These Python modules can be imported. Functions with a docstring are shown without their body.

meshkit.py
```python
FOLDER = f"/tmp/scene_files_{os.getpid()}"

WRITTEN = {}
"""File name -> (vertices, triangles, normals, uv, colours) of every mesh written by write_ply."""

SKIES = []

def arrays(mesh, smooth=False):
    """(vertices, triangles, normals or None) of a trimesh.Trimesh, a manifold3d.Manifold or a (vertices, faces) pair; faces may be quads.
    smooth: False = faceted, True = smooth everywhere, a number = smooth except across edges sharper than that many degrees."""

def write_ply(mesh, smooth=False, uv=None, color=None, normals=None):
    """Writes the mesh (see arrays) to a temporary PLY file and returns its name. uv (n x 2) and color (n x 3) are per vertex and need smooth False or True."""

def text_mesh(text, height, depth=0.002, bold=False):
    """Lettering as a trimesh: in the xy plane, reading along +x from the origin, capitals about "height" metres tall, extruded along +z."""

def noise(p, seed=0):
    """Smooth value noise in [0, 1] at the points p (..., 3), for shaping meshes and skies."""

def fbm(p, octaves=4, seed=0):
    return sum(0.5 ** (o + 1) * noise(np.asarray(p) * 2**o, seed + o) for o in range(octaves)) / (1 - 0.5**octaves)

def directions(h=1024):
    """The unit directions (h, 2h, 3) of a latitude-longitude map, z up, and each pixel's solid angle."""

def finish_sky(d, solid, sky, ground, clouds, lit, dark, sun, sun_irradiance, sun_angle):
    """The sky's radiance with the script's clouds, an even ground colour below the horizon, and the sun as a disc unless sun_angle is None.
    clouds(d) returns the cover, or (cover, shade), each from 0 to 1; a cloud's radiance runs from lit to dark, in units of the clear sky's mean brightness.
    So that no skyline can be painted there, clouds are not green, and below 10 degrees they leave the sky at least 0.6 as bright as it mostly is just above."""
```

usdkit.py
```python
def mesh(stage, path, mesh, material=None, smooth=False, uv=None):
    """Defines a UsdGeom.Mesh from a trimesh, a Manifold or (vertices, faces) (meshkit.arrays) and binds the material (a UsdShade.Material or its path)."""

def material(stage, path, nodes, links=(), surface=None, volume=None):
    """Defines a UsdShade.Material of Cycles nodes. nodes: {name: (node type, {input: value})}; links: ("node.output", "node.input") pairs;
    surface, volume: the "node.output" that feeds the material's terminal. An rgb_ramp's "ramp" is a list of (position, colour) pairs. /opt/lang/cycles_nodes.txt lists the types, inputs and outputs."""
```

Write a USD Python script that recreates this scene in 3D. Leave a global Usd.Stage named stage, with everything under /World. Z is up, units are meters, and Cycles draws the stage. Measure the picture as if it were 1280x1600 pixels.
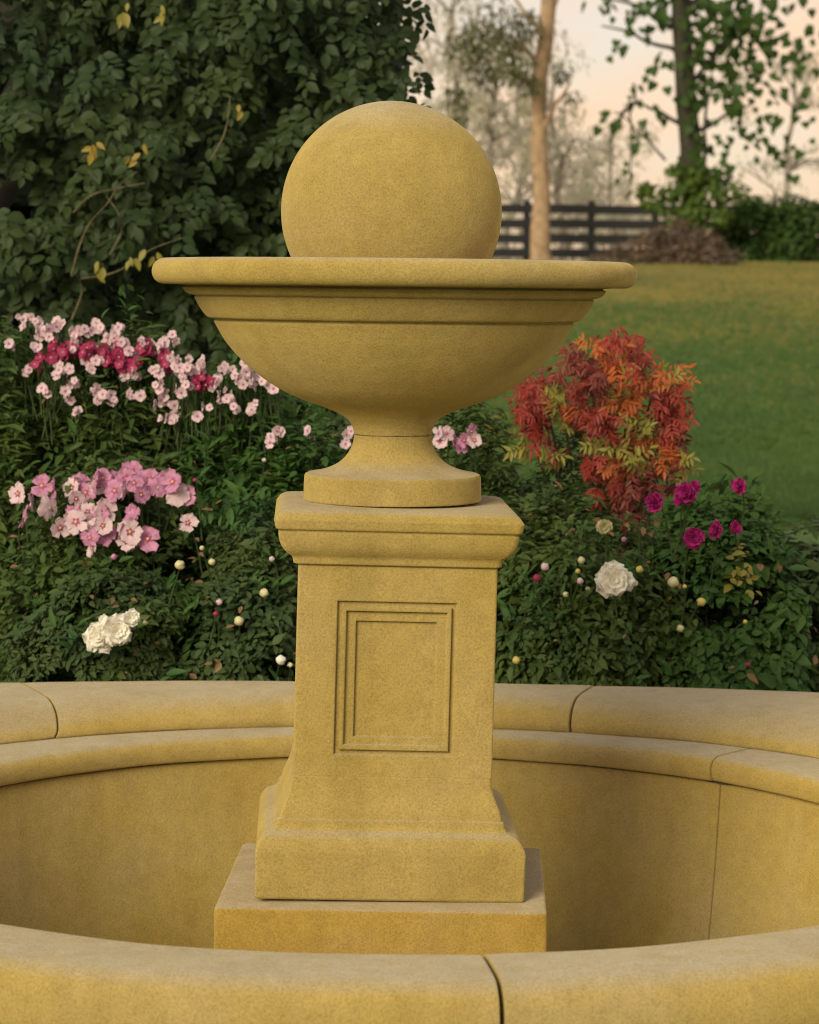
import math, random
import numpy as np, trimesh, manifold3d, usdkit, meshkit
from pxr import Gf, Sdf, Usd, UsdGeom, UsdLux, UsdShade, Vt

# ---------------------------------------------------------------- camera, sky, sun, exposure
stage = Usd.Stage.CreateInMemory()
UsdGeom.SetStageUpAxis(stage, 'Z'); UsdGeom.SetStageMetersPerUnit(stage, 1.0)
UsdGeom.Xform.Define(stage, '/World'); UsdGeom.Scope.Define(stage, '/World/Looks')
EYE, FPX, HOR, ROLL = 1.60, 4000.0, 450.0, 0.6          # eye height, focal length in pixels of 1280, horizon row, roll in degrees
cam = UsdGeom.Camera.Define(stage, '/World/camera')
cam.AddTranslateOp().Set(Gf.Vec3d(0, 0, EYE)); cam.AddRotateXOp().Set(90.0); cam.AddRotateZOp().Set(ROLL)
cam.CreateHorizontalApertureAttr(36.0); cam.CreateVerticalApertureAttr(45.0)
cam.CreateFocalLengthAttr(36.0 * FPX / 1280); cam.CreateVerticalApertureOffsetAttr(-(800 - HOR) * 36.0 / 1280)
cam.CreateClippingRangeAttr(Gf.Vec2f(0.1, 5000)); cam.CreateFStopAttr(10.0); cam.CreateFocusDistanceAttr(4.7)
cam.CreateExposureAttr(0.72)
SUN = np.array([-0.46, -0.85, 0.0]); SUN_EL = math.radians(25)
SUN = np.append(SUN[:2] / np.linalg.norm(SUN[:2]) * math.cos(SUN_EL), math.sin(SUN_EL))
sun = UsdLux.DistantLight.Define(stage, '/World/sun')
sun.CreateNormalizeAttr(True); sun.CreateIntensityAttr(0.56); sun.CreateAngleAttr(28.0); sun.CreateColorAttr(Gf.Vec3f(1.0, 0.92, 0.69))
sun.AddRotateZOp().Set(math.degrees(math.atan2(SUN[1], SUN[0])) + 90); sun.AddRotateXOp().Set(90 - math.degrees(SUN_EL))
dome = UsdLux.DomeLight.Define(stage, '/World/sky')
dome.GetPrim().SetCustomDataByKey('kind', 'structure')
dm = usdkit.material(stage, '/World/Looks/sky_look', {
    'geo': ('texture_coordinate', {}),
    'sky': ('sky_texture', {'sky_type': 'single_scattering', 'sun_disc': False, 'sun_elevation': SUN_EL, 'sun_rotation': math.atan2(SUN[0], SUN[1]), 'aerosol_density': 2.0}),
    'map': ('mapping', {'scale': (1.0, 1.0, 2.6)}),
    'n': ('noise_texture', {'scale': 7.0, 'detail': 6.0, 'roughness': 0.6}),
    'r': ('rgb_ramp', {'ramp': [(0.34, (.52, .52, .52)), (0.58, (.97, .97, .97))]}),
    'sep': ('separate_xyz', {}), 'up': ('map_range', {'from_min': 0.05, 'from_max': 0.6, 'to_min': 0.0, 'to_max': 1.0, 'clamp': True}),
    'cc': ('mix', {'color1': (6.4, 4.5, 3.0), 'color2': (4.7, 4.5, 4.2)}),
    'mix': ('mix', {}), 'bg': ('background_shader', {'strength': 0.1})},
    [('geo.generated', 'map.vector'), ('map.vector', 'n.vector'), ('n.fac', 'r.fac'), ('r.color', 'mix.fac'), ('geo.generated', 'sep.vector'), ('sep.z', 'up.value'), ('up.result', 'cc.fac'),
     ('sky.color', 'mix.color1'), ('cc.color', 'mix.color2'), ('mix.color', 'bg.color')], surface='bg.background')
UsdShade.MaterialBindingAPI.Apply(dome.GetPrim()).Bind(dm)

# ---------------------------------------------------------------- helpers
rng = np.random.default_rng(7)
random.seed(7)
PH = math.radians(ROLL)
def P(px, py, d):
    """the point at depth d seen at a pixel of the 1280 x 1600 picture"""
    u, v = (px - 640) / FPX, -(py - HOR) / FPX
    return np.array([(u * math.cos(PH) - v * math.sin(PH)) * d, d, EYE + (u * math.sin(PH) + v * math.cos(PH)) * d])
S = '/World/'
count, origin = {}, {}
def free(path):
    k = count.get(path, -1) + 1; count[path] = k
    return path if k == 0 else f'{path}_{k:03d}'
def tag(prim, label=None, cat=None, group=None, kind=None):
    prim = prim.GetPrim() if hasattr(prim, 'GetPrim') else prim
    for k, v in (('label', label), ('category', cat), ('group', group), ('kind', kind)):
        if v: prim.SetCustomDataByKey(k, v)
    return prim
def thing(name, loc, label, cat, group=None):
    p = free(S + name); x = UsdGeom.Xform.Define(stage, p); x.AddTranslateOp().Set(Gf.Vec3d(*map(float, loc)))
    origin[p] = np.asarray(loc, float); tag(x, label, cat, group)
    return p
def part(parent, name, mesh, mat, smooth=35, label=None, kind=None):
    p = free(f'{parent}/{name}'); o = origin[parent]; origin[p] = o
    v, f, n = meshkit.arrays(mesh, smooth)
    m = usdkit.mesh(stage, p, (v - o, f), M[mat])
    if n is not None:
        m.CreateNormalsAttr(Vt.Vec3fArray.FromNumpy(n.astype(np.float32))); m.SetNormalsInterpolation('vertex')
    tag(m, label, kind=kind)
    return p
def top(name, mesh, mat, label=None, cat=None, kind=None, smooth=35, group=None):
    p = free(S + name); m = usdkit.mesh(stage, p, mesh, M[mat], smooth=smooth); tag(m, label, cat, group, kind); return p
def cat(ms):
    ms = [(np.asarray(m[0]), np.asarray(m[1])) if isinstance(m, tuple) else (np.array(m.vertices), np.array(m.faces)) for m in ms]
    n, vs, fs = 0, [], []
    for v, f in ms:
        vs.append(v); fs.append(f + n); n += len(v)
    return np.vstack(vs), np.vstack(fs)
def unit(v):
    v = np.asarray(v, float); return v / np.maximum(np.linalg.norm(v, axis=-1, keepdims=True), 1e-9)
def tube(pts, rad, n=8, wob=0.0, seed=0, cap=True):
    pts = np.asarray(pts, float); rad = np.broadcast_to(np.asarray(rad, float), (len(pts),))
    t = unit(np.gradient(pts, axis=0)); ref = np.array([0.31, 0.95, 0.1]) if abs(t[0] @ [0, 0, 1]) > 0.5 else np.array([0, 0, 1.0])
    a = unit(np.cross(t, ref)); b = np.cross(t, a)
    ang = np.arange(n) * 2 * np.pi / n
    ring = a[:, None] * np.cos(ang)[None, :, None] + b[:, None] * np.sin(ang)[None, :, None]
    r = rad[:, None, None] * np.ones((1, n, 1))
    if wob: r = r * (1 + wob * (meshkit.noise(ring * 1.7 + pts[:, None] * 3.0 / max(rad.max(), .02) * .15, seed)[..., None] - .5) * 2)
    v = (pts[:, None] + ring * r).reshape(-1, 3); f = []
    for i in range(len(pts) - 1):
        for j in range(n):
            k = (j + 1) % n; f += [[i * n + j, i * n + k, (i + 1) * n + k], [i * n + j, (i + 1) * n + k, (i + 1) * n + j]]
    if cap:
        v = np.vstack([v, pts[0], pts[-1]]); c = len(v) - 2
        for j in range(n):
            k = (j + 1) % n; f += [[c, k, j], [c + 1, (len(pts) - 1) * n + j, (len(pts) - 1) * n + k]]
    return v, np.array(f)[:, ::-1]
def curve(p0, p1, sag=0.0, n=6, seed=0, wob=0.0):
    t = np.linspace(0, 1, n)[:, None]; r = np.random.default_rng(seed)
    p = np.asarray(p0) * (1 - t) + np.asarray(p1) * t; p[:, 2] += (sag * 4 * t * (1 - t))[:, 0]
    if wob: p[1:-1] += r.normal(0, wob, (n - 2, 3))
    return p

# leaves: one template, bent along the rib, copied with numpy
def leaf_template(w=0.5, fold=0.08, droop=0.15, wide=0.35):
    """a pointed leaf folded along its rib: four cross rows, 16 triangles"""
    rows = [(.12, .55), (wide, 1.0), (wide + (1 - wide) * .42, .84), (wide + (1 - wide) * .74, .42)]
    v = [[0, 0, 0]]; f = []
    for y, q in rows:
        z = -droop * y * y; v += [[-w * .5 * q, y, z + fold * q], [0, y - .01, z], [w * .5 * q, y, z + fold * q * .8]]
    v.append([0, 1, -droop]); f += [[0, 2, 1], [0, 3, 2], [13, 10, 11], [13, 11, 12]]
    for i in range(3):
        for j in (0, 1):
            p = 1 + i * 3 + j; f += [[p, p + 1, p + 4], [p, p + 4, p + 3]]
    return np.array(v, float), np.array(f)
def heart_template():
    o = np.array([[0, 0], [.18, -.12], [.42, -.05], [.5, .22], [.36, .58], [.12, .88], [0, 1.05]])
    v = [[0, .05, 0], [0, .5, -.03]] + [[x, y, .1 * x - .12 * max(y, 0) ** 2] for x, y in o] + [[-x, y, .1 * x - .12 * max(y, 0) ** 2] for x, y in o[1:-1]]
    v = np.array(v); f = []
    for i in range(6): f.append([1, 2 + i, 3 + i])
    lid = [2] + [9 + i for i in range(5)] + [8]
    for i in range(6): f.append([1, lid[i + 1], lid[i]])
    return v, np.array(f)
OVAL, NARROW, ROUND, WILLOW, HEART, BROAD = leaf_template(.5), leaf_template(.32), leaf_template(.75, .12, .1), leaf_template(.16, .03, .1), heart_template(), leaf_template(.62, .1, .22, .4)
def frames(d, nrm):
    y = unit(d); z = unit(nrm - (nrm * y).sum(-1, keepdims=True) * y); x = np.cross(y, z)
    return np.stack([x, y, z], -1)                                  # columns
def stamp(tpl, pos, d, nrm, size):
    """leaves at pos pointing along d: a list-free mesh, len(pos) islands"""
    v, f = tpl; R = frames(np.asarray(d, float), np.asarray(nrm, float)); size = np.broadcast_to(size, (len(pos),))
    V = np.einsum('nij,kj->nki', R, v) * size[:, None, None] + np.asarray(pos)[:, None]
    F = f[None] + (np.arange(len(pos)) * len(v))[:, None, None]
    return V.reshape(-1, 3), F.reshape(-1, 3)
def outward_leaves(pos, ctr, size, r, droop=0.5, out=1.0, jitter=0.6, up=0.5):
    o = unit(pos - ctr); n = len(pos)
    nrm = unit(o * out + np.array([0, 0, up]) + r.normal(0, jitter, (n, 3)) * .7)
    d = unit(np.cross(nrm, r.normal(0, 1, (n, 3))) + np.array([0, 0, -droop]) + o * .35)
    return pos, d, nrm, size * r.uniform(.6, 1.25, n)
def foliage(parent, tpl, data, mat, n_single=0, front=True, name='foliage', seed=1):
    """the nearest n_single leaves as parts of their own, the rest as one part"""
    pos, d, nrm, size = data; r = np.random.default_rng(seed)
    idx = np.arange(len(pos)); single = []
    if n_single:
        order = np.argsort(pos[:, 1] - .35 * size / size.max() * np.ptp(pos[:, 1]))
        single = r.permutation(order[:int(n_single * 2.2)])[:n_single]
        for i in single:
            part(parent, 'leaf', stamp(tpl, pos[i:i+1], d[i:i+1], nrm[i:i+1], size[i:i+1]), mat, smooth=True)
    keep = np.setdiff1d(idx, single)
    if len(keep): part(parent, name, stamp(tpl, pos[keep], d[keep], nrm[keep], size[keep]), mat, smooth=True, kind='stuff')

# ---------------------------------------------------------------- materials
M = {}
def mat(name, nodes, links, surface): M[name] = usdkit.material(stage, '/World/Looks/' + name, nodes, links, surface=surface)
def stone(name, a, b, c, top_tint=(.29, .248, .185), dust=.75, streak=.45):
    mat(name, {
        'g': ('geometry', {}), 'bev': ('bevel', {'radius': 0.005, 'samples': 6}),
        'n1': ('noise_texture', {'scale': 2.6, 'detail': 5.0, 'roughness': .6}), 'n2': ('noise_texture', {'scale': 30.0, 'detail': 4.0, 'roughness': .65}),
        'n3': ('noise_texture', {'scale': 290.0, 'detail': 2.0}), 'v': ('voronoi_texture', {'scale': 120.0}),
        'r1': ('rgb_ramp', {'ramp': [(.3, a), (.5, b), (.7, c)]}), 'r2': ('rgb_ramp', {'ramp': [(.3, (.91, .91, .90)), (.7, (1.07, 1.07, 1.07))]}),
        'r3': ('rgb_ramp', {'ramp': [(.32, (.82, .81, .78)), (.5, (1.02, 1.02, 1.02)), (.68, (1.16, 1.16, 1.18))]}),
        'rv': ('rgb_ramp', {'ramp': [(.04, (.62, .6, .55)), (.13, (1, 1, 1))]}),
        'ms': ('mapping', {'scale': (9.0, 9.0, .8)}), 'ns': ('noise_texture', {'scale': 1.0, 'detail': 4.0}), 'rs': ('rgb_ramp', {'ramp': [(.36, (.80, .79, .74)), (.52, (1, 1, 1))]}), 'm4': ('mix', {'mix_type': 'multiply', 'fac': streak}),
        'm1': ('mix', {'mix_type': 'multiply', 'fac': 1.0}), 'm2': ('mix', {'mix_type': 'multiply', 'fac': .9}), 'm3': ('mix', {'mix_type': 'multiply', 'fac': .5}),
        'sep': ('separate_xyz', {}), 'up': ('map_range', {'from_min': .66, 'from_max': 1.0, 'to_min': 0.0, 'to_max': dust, 'clamp': True}),
        'rd': ('rgb_ramp', {'ramp': [(.25, (.6, .6, .6)), (.65, (1, 1, 1))]}), 'du': ('mix', {'mix_type': 'multiply', 'fac': 1.0}), 'dm': ('mix', {'color2': top_tint}),
        'add': ('math', {'math_type': 'multiply_add', 'value2': .5}), 'b': ('bump', {'strength': .55, 'distance': .003}),
        'p': ('principled_bsdf', {'roughness': .92, 'specular_ior_level': .18, 'diffuse_roughness': .6})},
        [('g.position', f'{k}.vector') for k in ('n1', 'n2', 'n3', 'v')] + [('n1.fac', 'r1.fac'), ('n2.fac', 'r2.fac'), ('n3.fac', 'r3.fac'), ('v.distance', 'rv.fac'), ('g.normal', 'sep.vector'), ('sep.z', 'up.value'),
         ('n2.fac', 'rd.fac'), ('rd.color', 'du.color1'), ('up.result', 'du.color2'), ('du.color', 'dm.fac'), ('r1.color', 'dm.color1'), ('dm.color', 'm1.color1'), ('r2.color', 'm1.color2'),
         ('m1.color', 'm2.color1'), ('r3.color', 'm2.color2'), ('m2.color', 'm3.color1'), ('rv.color', 'm3.color2'), ('m3.color', 'm4.color1'), ('g.position', 'ms.vector'), ('ms.vector', 'ns.vector'), ('ns.fac', 'rs.fac'), ('rs.color', 'm4.color2'), ('m4.color', 'p.base_color'),
         ('n3.fac', 'add.value1'), ('n2.fac', 'add.value3'), ('add.value', 'b.height'), ('bev.bevel', 'b.normal'), ('b.normal', 'p.normal')], 'p.BSDF')
stone('sandstone', (.335, .238, .062), (.352, .255, .080), (.362, .266, .106))
stone('basin_sandstone', (.335, .225, .050), (.357, .255, .075), (.357, .262, .105), dust=.85, streak=.4)
stone('slab_sandstone', (.33, .20, .034), (.37, .235, .05), (.37, .245, .08))
def leafmat(name, cols, trans=.3, rough=.5, nscale=2.0, tint=.5, spec=.35):
    """cols: colours picked leaf by leaf"""
    k = len(cols)
    mat(name, {'g': ('geometry', {}), 'n': ('noise_texture', {'scale': nscale, 'detail': 2.0}), 'r': ('rgb_ramp', {'ramp': [(i / (k - 1), c) for i, c in enumerate(cols)]}),
               'rn': ('rgb_ramp', {'ramp': [(.3, (.72, .82, .88)), (.7, (1.5, 1.3, .95))]}), 'm': ('mix', {'mix_type': 'multiply', 'fac': tint}),
               'p': ('principled_bsdf', {'roughness': rough, 'specular_ior_level': spec}), 't': ('translucent_bsdf', {}), 'mx': ('mix_closure', {'fac': trans})},
        [('g.random_per_island', 'r.fac'), ('g.position', 'n.vector'), ('n.fac', 'rn.fac'), ('r.color', 'm.color1'), ('rn.color', 'm.color2'), ('m.color', 'p.base_color'), ('m.color', 't.color'), ('p.BSDF', 'mx.closure1'), ('t.BSDF', 'mx.closure2')], 'mx.closure')
leafmat('dark_shrub_leaf', [(.03, .05, .018), (.055, .09, .026), (.085, .125, .032), (.065, .105, .03), (.14, .16, .04)], .25, nscale=2.6, tint=.8, spec=.15)
leafmat('shaded_shrub_leaf', [(.016, .026, .014), (.022, .038, .018), (.03, .05, .02)], .15, spec=.1)  # deep leaves darkened: the shade inside the crown is painted into their colour
leafmat('yellow_leaf', [(.24, .17, .025), (.30, .15, .025), (.22, .19, .035)])
leafmat('bed_leaf', [(.062, .10, .028), (.095, .155, .038), (.13, .20, .046), (.23, .255, .07)], .3, nscale=7, tint=.8, spec=.15)
leafmat('bed_leaf_dark', [(.05, .08, .028), (.082, .13, .038), (.115, .175, .048), (.21, .24, .07)], .25, nscale=7, tint=.8, spec=.15)
leafmat('bed_leaf_fresh', [(.05, .105, .026), (.08, .16, .036), (.11, .2, .045), (.18, .235, .055)], .3, nscale=7, tint=.7, spec=.15)
leafmat('red_leaf', [(.24, .028, .016), (.32, .036, .02), (.36, .05, .022), (.28, .06, .02)], .3, nscale=5, tint=.3)
leafmat('dark_red_leaf', [(.15, .025, .015), (.22, .035, .02), (.26, .06, .025)], .25, nscale=5, tint=.3)
leafmat('orange_leaf', [(.36, .085, .014), (.36, .13, .018), (.33, .17, .024)], .3, nscale=5, tint=.3)
leafmat('yellow_green_leaf', [(.22, .19, .03), (.28, .24, .035), (.16, .17, .03)], .3, nscale=5, tint=.3)
leafmat('gum_leaf', [(.46, .44, .36), (.56, .51, .43), (.24, .26, .16), (.68, .60, .52)], .5, tint=.4)
leafmat('olive_leaf', [(.08, .085, .03), (.11, .11, .035), (.06, .075, .028), (.15, .12, .04)], .3)
leafmat('heart_leaf_green', [(.045, .085, .02), (.065, .12, .026), (.11, .17, .036)], .4, spec=.15)
leafmat('base_bush_leaf', [(.08, .13, .025), (.18, .20, .03), (.30, .25, .04), (.12, .17, .03)], .4, spec=.15)
leafmat('dry_twig_leaf', [(.10, .068, .045), (.13, .09, .058), (.075, .05, .035)], .1)
leafmat('grass_blade', [(.07, .13, .03), (.095, .155, .036), (.13, .185, .045)], .3, nscale=.6)
leafmat('dry_sunlit_blade', [(.23, .20, .06), (.20, .19, .055), (.27, .23, .075)], .3, nscale=.6)  # dry blades, with the sunlit gold of the far lawn painted in
def plain(name, col, rough=.6, var=.25, scale=30, trans=0, spec=.3):
    c0, c1 = tuple(x * (1 - var) for x in col), tuple(min(1, x * (1 + var * .5)) for x in col)
    nodes = {'g': ('geometry', {}), 'n': ('noise_texture', {'scale': scale, 'detail': 4.0}), 'r': ('rgb_ramp', {'ramp': [(.3, c0), (.7, c1)]}), 'b': ('bump', {'strength': .3, 'distance': .01}), 'p': ('principled_bsdf', {'roughness': rough, 'specular_ior_level': spec})}
    links = [('g.position', 'n.vector'), ('n.fac', 'r.fac'), ('r.color', 'p.base_color'), ('n.fac', 'b.height'), ('b.normal', 'p.normal')]
    if trans:
        nodes |= {'t': ('translucent_bsdf', {}), 'mx': ('mix_closure', {'fac': trans})}
        links += [('r.color', 't.color'), ('p.BSDF', 'mx.closure1'), ('t.BSDF', 'mx.closure2')]
    mat(name, nodes, links, 'mx.closure' if trans else 'p.BSDF')
plain('stem_green', (.06, .09, .03)); plain('stem_brown', (.10, .08, .04), .9, .5, 40)
plain('dark_bark', (.04, .036, .022), .9, .5, 12); plain('tan_bark', (.33, .22, .13), .9, .35, 7); plain('grey_bark', (.22, .19, .16), .9, .35, 6)
plain('soil', (.03, .022, .016), 1.0, .5, 25, spec=.0); plain('black_fence_paint', (.008, .0075, .009), .6, .4, 20)
plain('petal_white', (.88, .84, .74), .7, .05, 40, .35, .1); plain('petal_cream', (.6, .54, .30), .6, .12, 40, .2)
plain('petal_blush', (.68, .50, .52), .7, .18, 60, .3, .1); plain('petal_pink', (.58, .26, .40), .7, .4, 60, .3, .1); plain('petal_rose', (.38, .075, .18), .6, .2, 40, .2)
plain('petal_crimson', (.34, .025, .09), .6, .3, 40, .2); plain('petal_magenta', (.43, .024, .19), .6, .2, 40, .2); plain('petal_yellow', (.55, .45, .12), .6, .2, 40, .1)
mat('lawn_look', {'g': ('geometry', {}), 'n': ('noise_texture', {'scale': .35, 'detail': 5.0}), 'nf': ('noise_texture', {'scale': 9.0, 'detail': 5.0, 'roughness': .7}), 'sep': ('separate_xyz', {}),
    'ma': ('math', {'math_type': 'multiply_add', 'value2': 9.0}), 'mr': ('map_range', {'from_min': 30.0, 'from_max': 47.0, 'to_min': 0.0, 'to_max': 1.0, 'clamp': True}),
    'rg': ('rgb_ramp', {'ramp': [(.3, (.058, .105, .026)), (.7, (.11, .165, .04))]}), 'rd': ('rgb_ramp', {'ramp': [(.3, (.19, .165, .055)), (.7, (.26, .22, .075))]}), 'mx': ('mix', {}),  # second ramp: dry far lawn, its sunlit gold mixed into the colour
    'b': ('bump', {'strength': .6, 'distance': .03}), 'p': ('principled_bsdf', {'roughness': .95, 'specular_ior_level': .1})},
    [('g.position', 'n.vector'), ('g.position', 'nf.vector'), ('g.position', 'sep.vector'), ('n.fac', 'ma.value1'), ('sep.y', 'ma.value3'), ('ma.value', 'mr.value'), ('mr.result', 'mx.fac'), ('nf.fac', 'rg.fac'), ('nf.fac', 'rd.fac'), ('rg.color', 'mx.color1'), ('rd.color', 'mx.color2'),
     ('mx.color', 'p.base_color'), ('nf.fac', 'b.height'), ('b.normal', 'p.normal')], 'p.BSDF')

# ---------------------------------------------------------------- ground
def terrain(y):
    return np.interp(y, [-1e4, 20, 24, 30, 46, 53, 57, 64, 90, 130, 1e4], [0, 0, .08, .6, 2.06, 2.20, 2.16, 1.3, -2, -4, -4])
xs = np.unique(np.concatenate([np.linspace(-12, 12, 61), [-3000, -800, -200, -60, -25, 25, 60, 200, 800, 3000]])); ys = np.unique(np.concatenate([np.linspace(-6, 70, 153), [-3000, -500, -60, -20, 90, 110, 130, 200, 500, 3000]]))
gx, gy = np.meshgrid(xs, ys); gz = terrain(gy) + np.where((gy > 14) & (gy < 80), (meshkit.fbm(np.stack([gx * .3, gy * .3, gx * 0], -1), 3) - .5) * .12, 0)
ii = np.arange(len(xs) * len(ys)).reshape(len(ys), len(xs)); q = np.stack([ii[:-1, :-1], ii[:-1, 1:], ii[1:, 1:], ii[1:, :-1]], -1).reshape(-1, 4)
top('lawn', (np.stack([gx, gy, gz], -1).reshape(-1, 3), q), 'lawn_look', kind='structure', smooth=True)
def ground(x, y):
    return terrain(y) + (meshkit.fbm(np.stack([np.asarray(x) * .3, np.asarray(y) * .3, np.asarray(x) * 0], -1), 3) - .5) * .12 * ((np.asarray(y) > 14) & (np.asarray(y) < 80))
# raised bed of soil behind the basin
bx, by = np.meshgrid(np.linspace(-4.2, 4.2, 90), np.linspace(5.2, 11.5, 60))
edge = np.clip(np.minimum.reduce([(bx + 4.2) / .9, (4.2 - bx) / .9, (11.5 - by) / 3.0]), 0, 1)
soil_z = .575 * edge * edge * (3 - 2 * edge) + (meshkit.fbm(np.stack([bx * 5, by * 5, bx * 0], -1), 4) - .5) * .07 - .01
soil_z = np.where(np.hypot(bx + .028, by - 4.76) < 1.28, -.02, soil_z)
ii = np.arange(bx.size).reshape(bx.shape); q = np.stack([ii[:-1, :-1], ii[:-1, 1:], ii[1:, 1:], ii[1:, :-1]], -1).reshape(-1, 4)
top('garden_soil', (np.stack([bx, by, soil_z], -1).reshape(-1, 3), q), 'soil', kind='structure', smooth=True)
SOIL = .55

# ---------------------------------------------------------------- fountain
D, s = 4.76, 0.00119
AX = -0.028
FZ = 0.05                                                            # basin floor
def zr(y): return EYE - (y - HOR) * s                                # height of something at the axis seen at row y
def lathe(prof, n=96, wob=.0012, seed=0, cx=AX, cy=D):
    prof = np.asarray(prof, float); a = np.arange(n) * 2 * np.pi / n
    v = np.stack([prof[:, None, 0] * np.cos(a), prof[:, None, 0] * np.sin(a), prof[:, None, 1] + 0 * a], -1)
    v = v * (1 + 0) ; r = meshkit.noise(v * 9, seed) - .5; v[..., :2] *= 1 + (r * wob * 2 / np.maximum(prof[:, None, 0], .05))[..., None]
    v = v.reshape(-1, 3) + [cx, cy, 0]; f = []
    i, j = np.meshgrid(np.arange(len(prof) - 1), np.arange(n), indexing='ij'); k = (j + 1) % n
    q = np.stack([i * n + j, i * n + k, (i + 1) * n + k, (i + 1) * n + j], -1).reshape(-1, 4)
    f = np.vstack([q[:, [0, 1, 2]], q[:, [0, 2, 3]]])
    return v, f
def fine(pts, n=6):
    """catmull-rom through profile points; a point given twice is a corner"""
    pts = np.asarray(pts, float); segs, cur = [], [pts[0]]
    for p in pts[1:]:
        if np.allclose(p, cur[-1]): segs.append(np.array(cur)); cur = [p]
        else: cur.append(p)
    segs.append(np.array(cur)); out = []
    for g in segs:
        if len(g) < 3: out += list(g); continue
        e = np.vstack([2 * g[0] - g[1], g, 2 * g[-1] - g[-2]])
        for i in range(len(g) - 1):
            p0, p1, p2, p3 = e[i:i + 4]
            for t in np.linspace(0, 1, n, endpoint=False):
                out.append(.5 * (2 * p1 + (p2 - p0) * t + (2 * p0 - 5 * p1 + 4 * p2 - p3) * t * t + (3 * p1 - p0 - 3 * p2 + p3) * t ** 3))
        out.append(g[-1])
    return np.array(out)
def square_loft(prof, cr=.006, k=4, nside=10):
    """square mouldings: rounded square rings of half width hw at height z, closed top and bottom"""
    rings = []
    for hw, z in prof:
        c = min(cr, hw * .5); pts = []
        for ci in range(4):
            a0 = ci * np.pi / 2; cx, cy = [(1, 1), (-1, 1), (-1, -1), (1, -1)][ci]
            for a in np.linspace(a0, a0 + np.pi / 2, k): pts.append((cx * (hw - c) + c * np.cos(a), cy * (hw - c) + c * np.sin(a), z))
        rings.append(pts)
    n = 4 * k; v = np.array(rings).reshape(-1, 3); f = []
    for i in range(len(prof) - 1):
        for j in range(n):
            m = (j + 1) % n; f += [[i * n + j, i * n + m, (i + 1) * n + m], [i * n + j, (i + 1) * n + m, (i + 1) * n + j]]
    v = np.vstack([v, [0, 0, prof[0][1]], [0, 0, prof[-1][1]]]); b = len(v) - 2; L = (len(prof) - 1) * n
    for j in range(n):
        m = (j + 1) % n; f += [[b, m, j], [b + 1, L + j, L + m]]
    return v, np.array(f)
fountain = thing('garden_fountain', (AX, D, FZ), 'tall yellow sandstone fountain, stone ball in a wide bowl on a panelled pedestal', 'fountain')
origin[fountain] = np.array([0, 0, 0.0]); UsdGeom.Xform.Get(stage, fountain).GetOrderedXformOps()[0].Set(Gf.Vec3d(AX, D, FZ))
def fpart(name, mesh, m='sandstone', parent=None, smooth=30, label=None):
    v, f = (mesh[0], mesh[1]) if isinstance(mesh, tuple) else (np.array(mesh.vertices), np.array(mesh.faces))
    origin[fountain] = np.array([AX, D, FZ]); origin[parent or fountain] = origin[fountain]
    return part(parent or fountain, name, (v, f), m, smooth, label)
LEAN = math.radians(.95); YAW = math.radians(2.4); PZ = EYE - 1.087                              # the pedestal stands a touch out of plumb
def ped(mesh, dx=0.0):
    v = np.array(mesh[0], float); v[:, 2] -= PZ
    c, n = math.cos(LEAN), math.sin(LEAN); x, z = v[:, 0] * c + v[:, 2] * n, -v[:, 0] * n + v[:, 2] * c
    y = v[:, 1]; x, y = x * math.cos(YAW) - y * math.sin(YAW), x * math.sin(YAW) + y * math.cos(YAW)
    return np.stack([x + AX + dx, y + D, z + PZ], 1), mesh[1]
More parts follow.
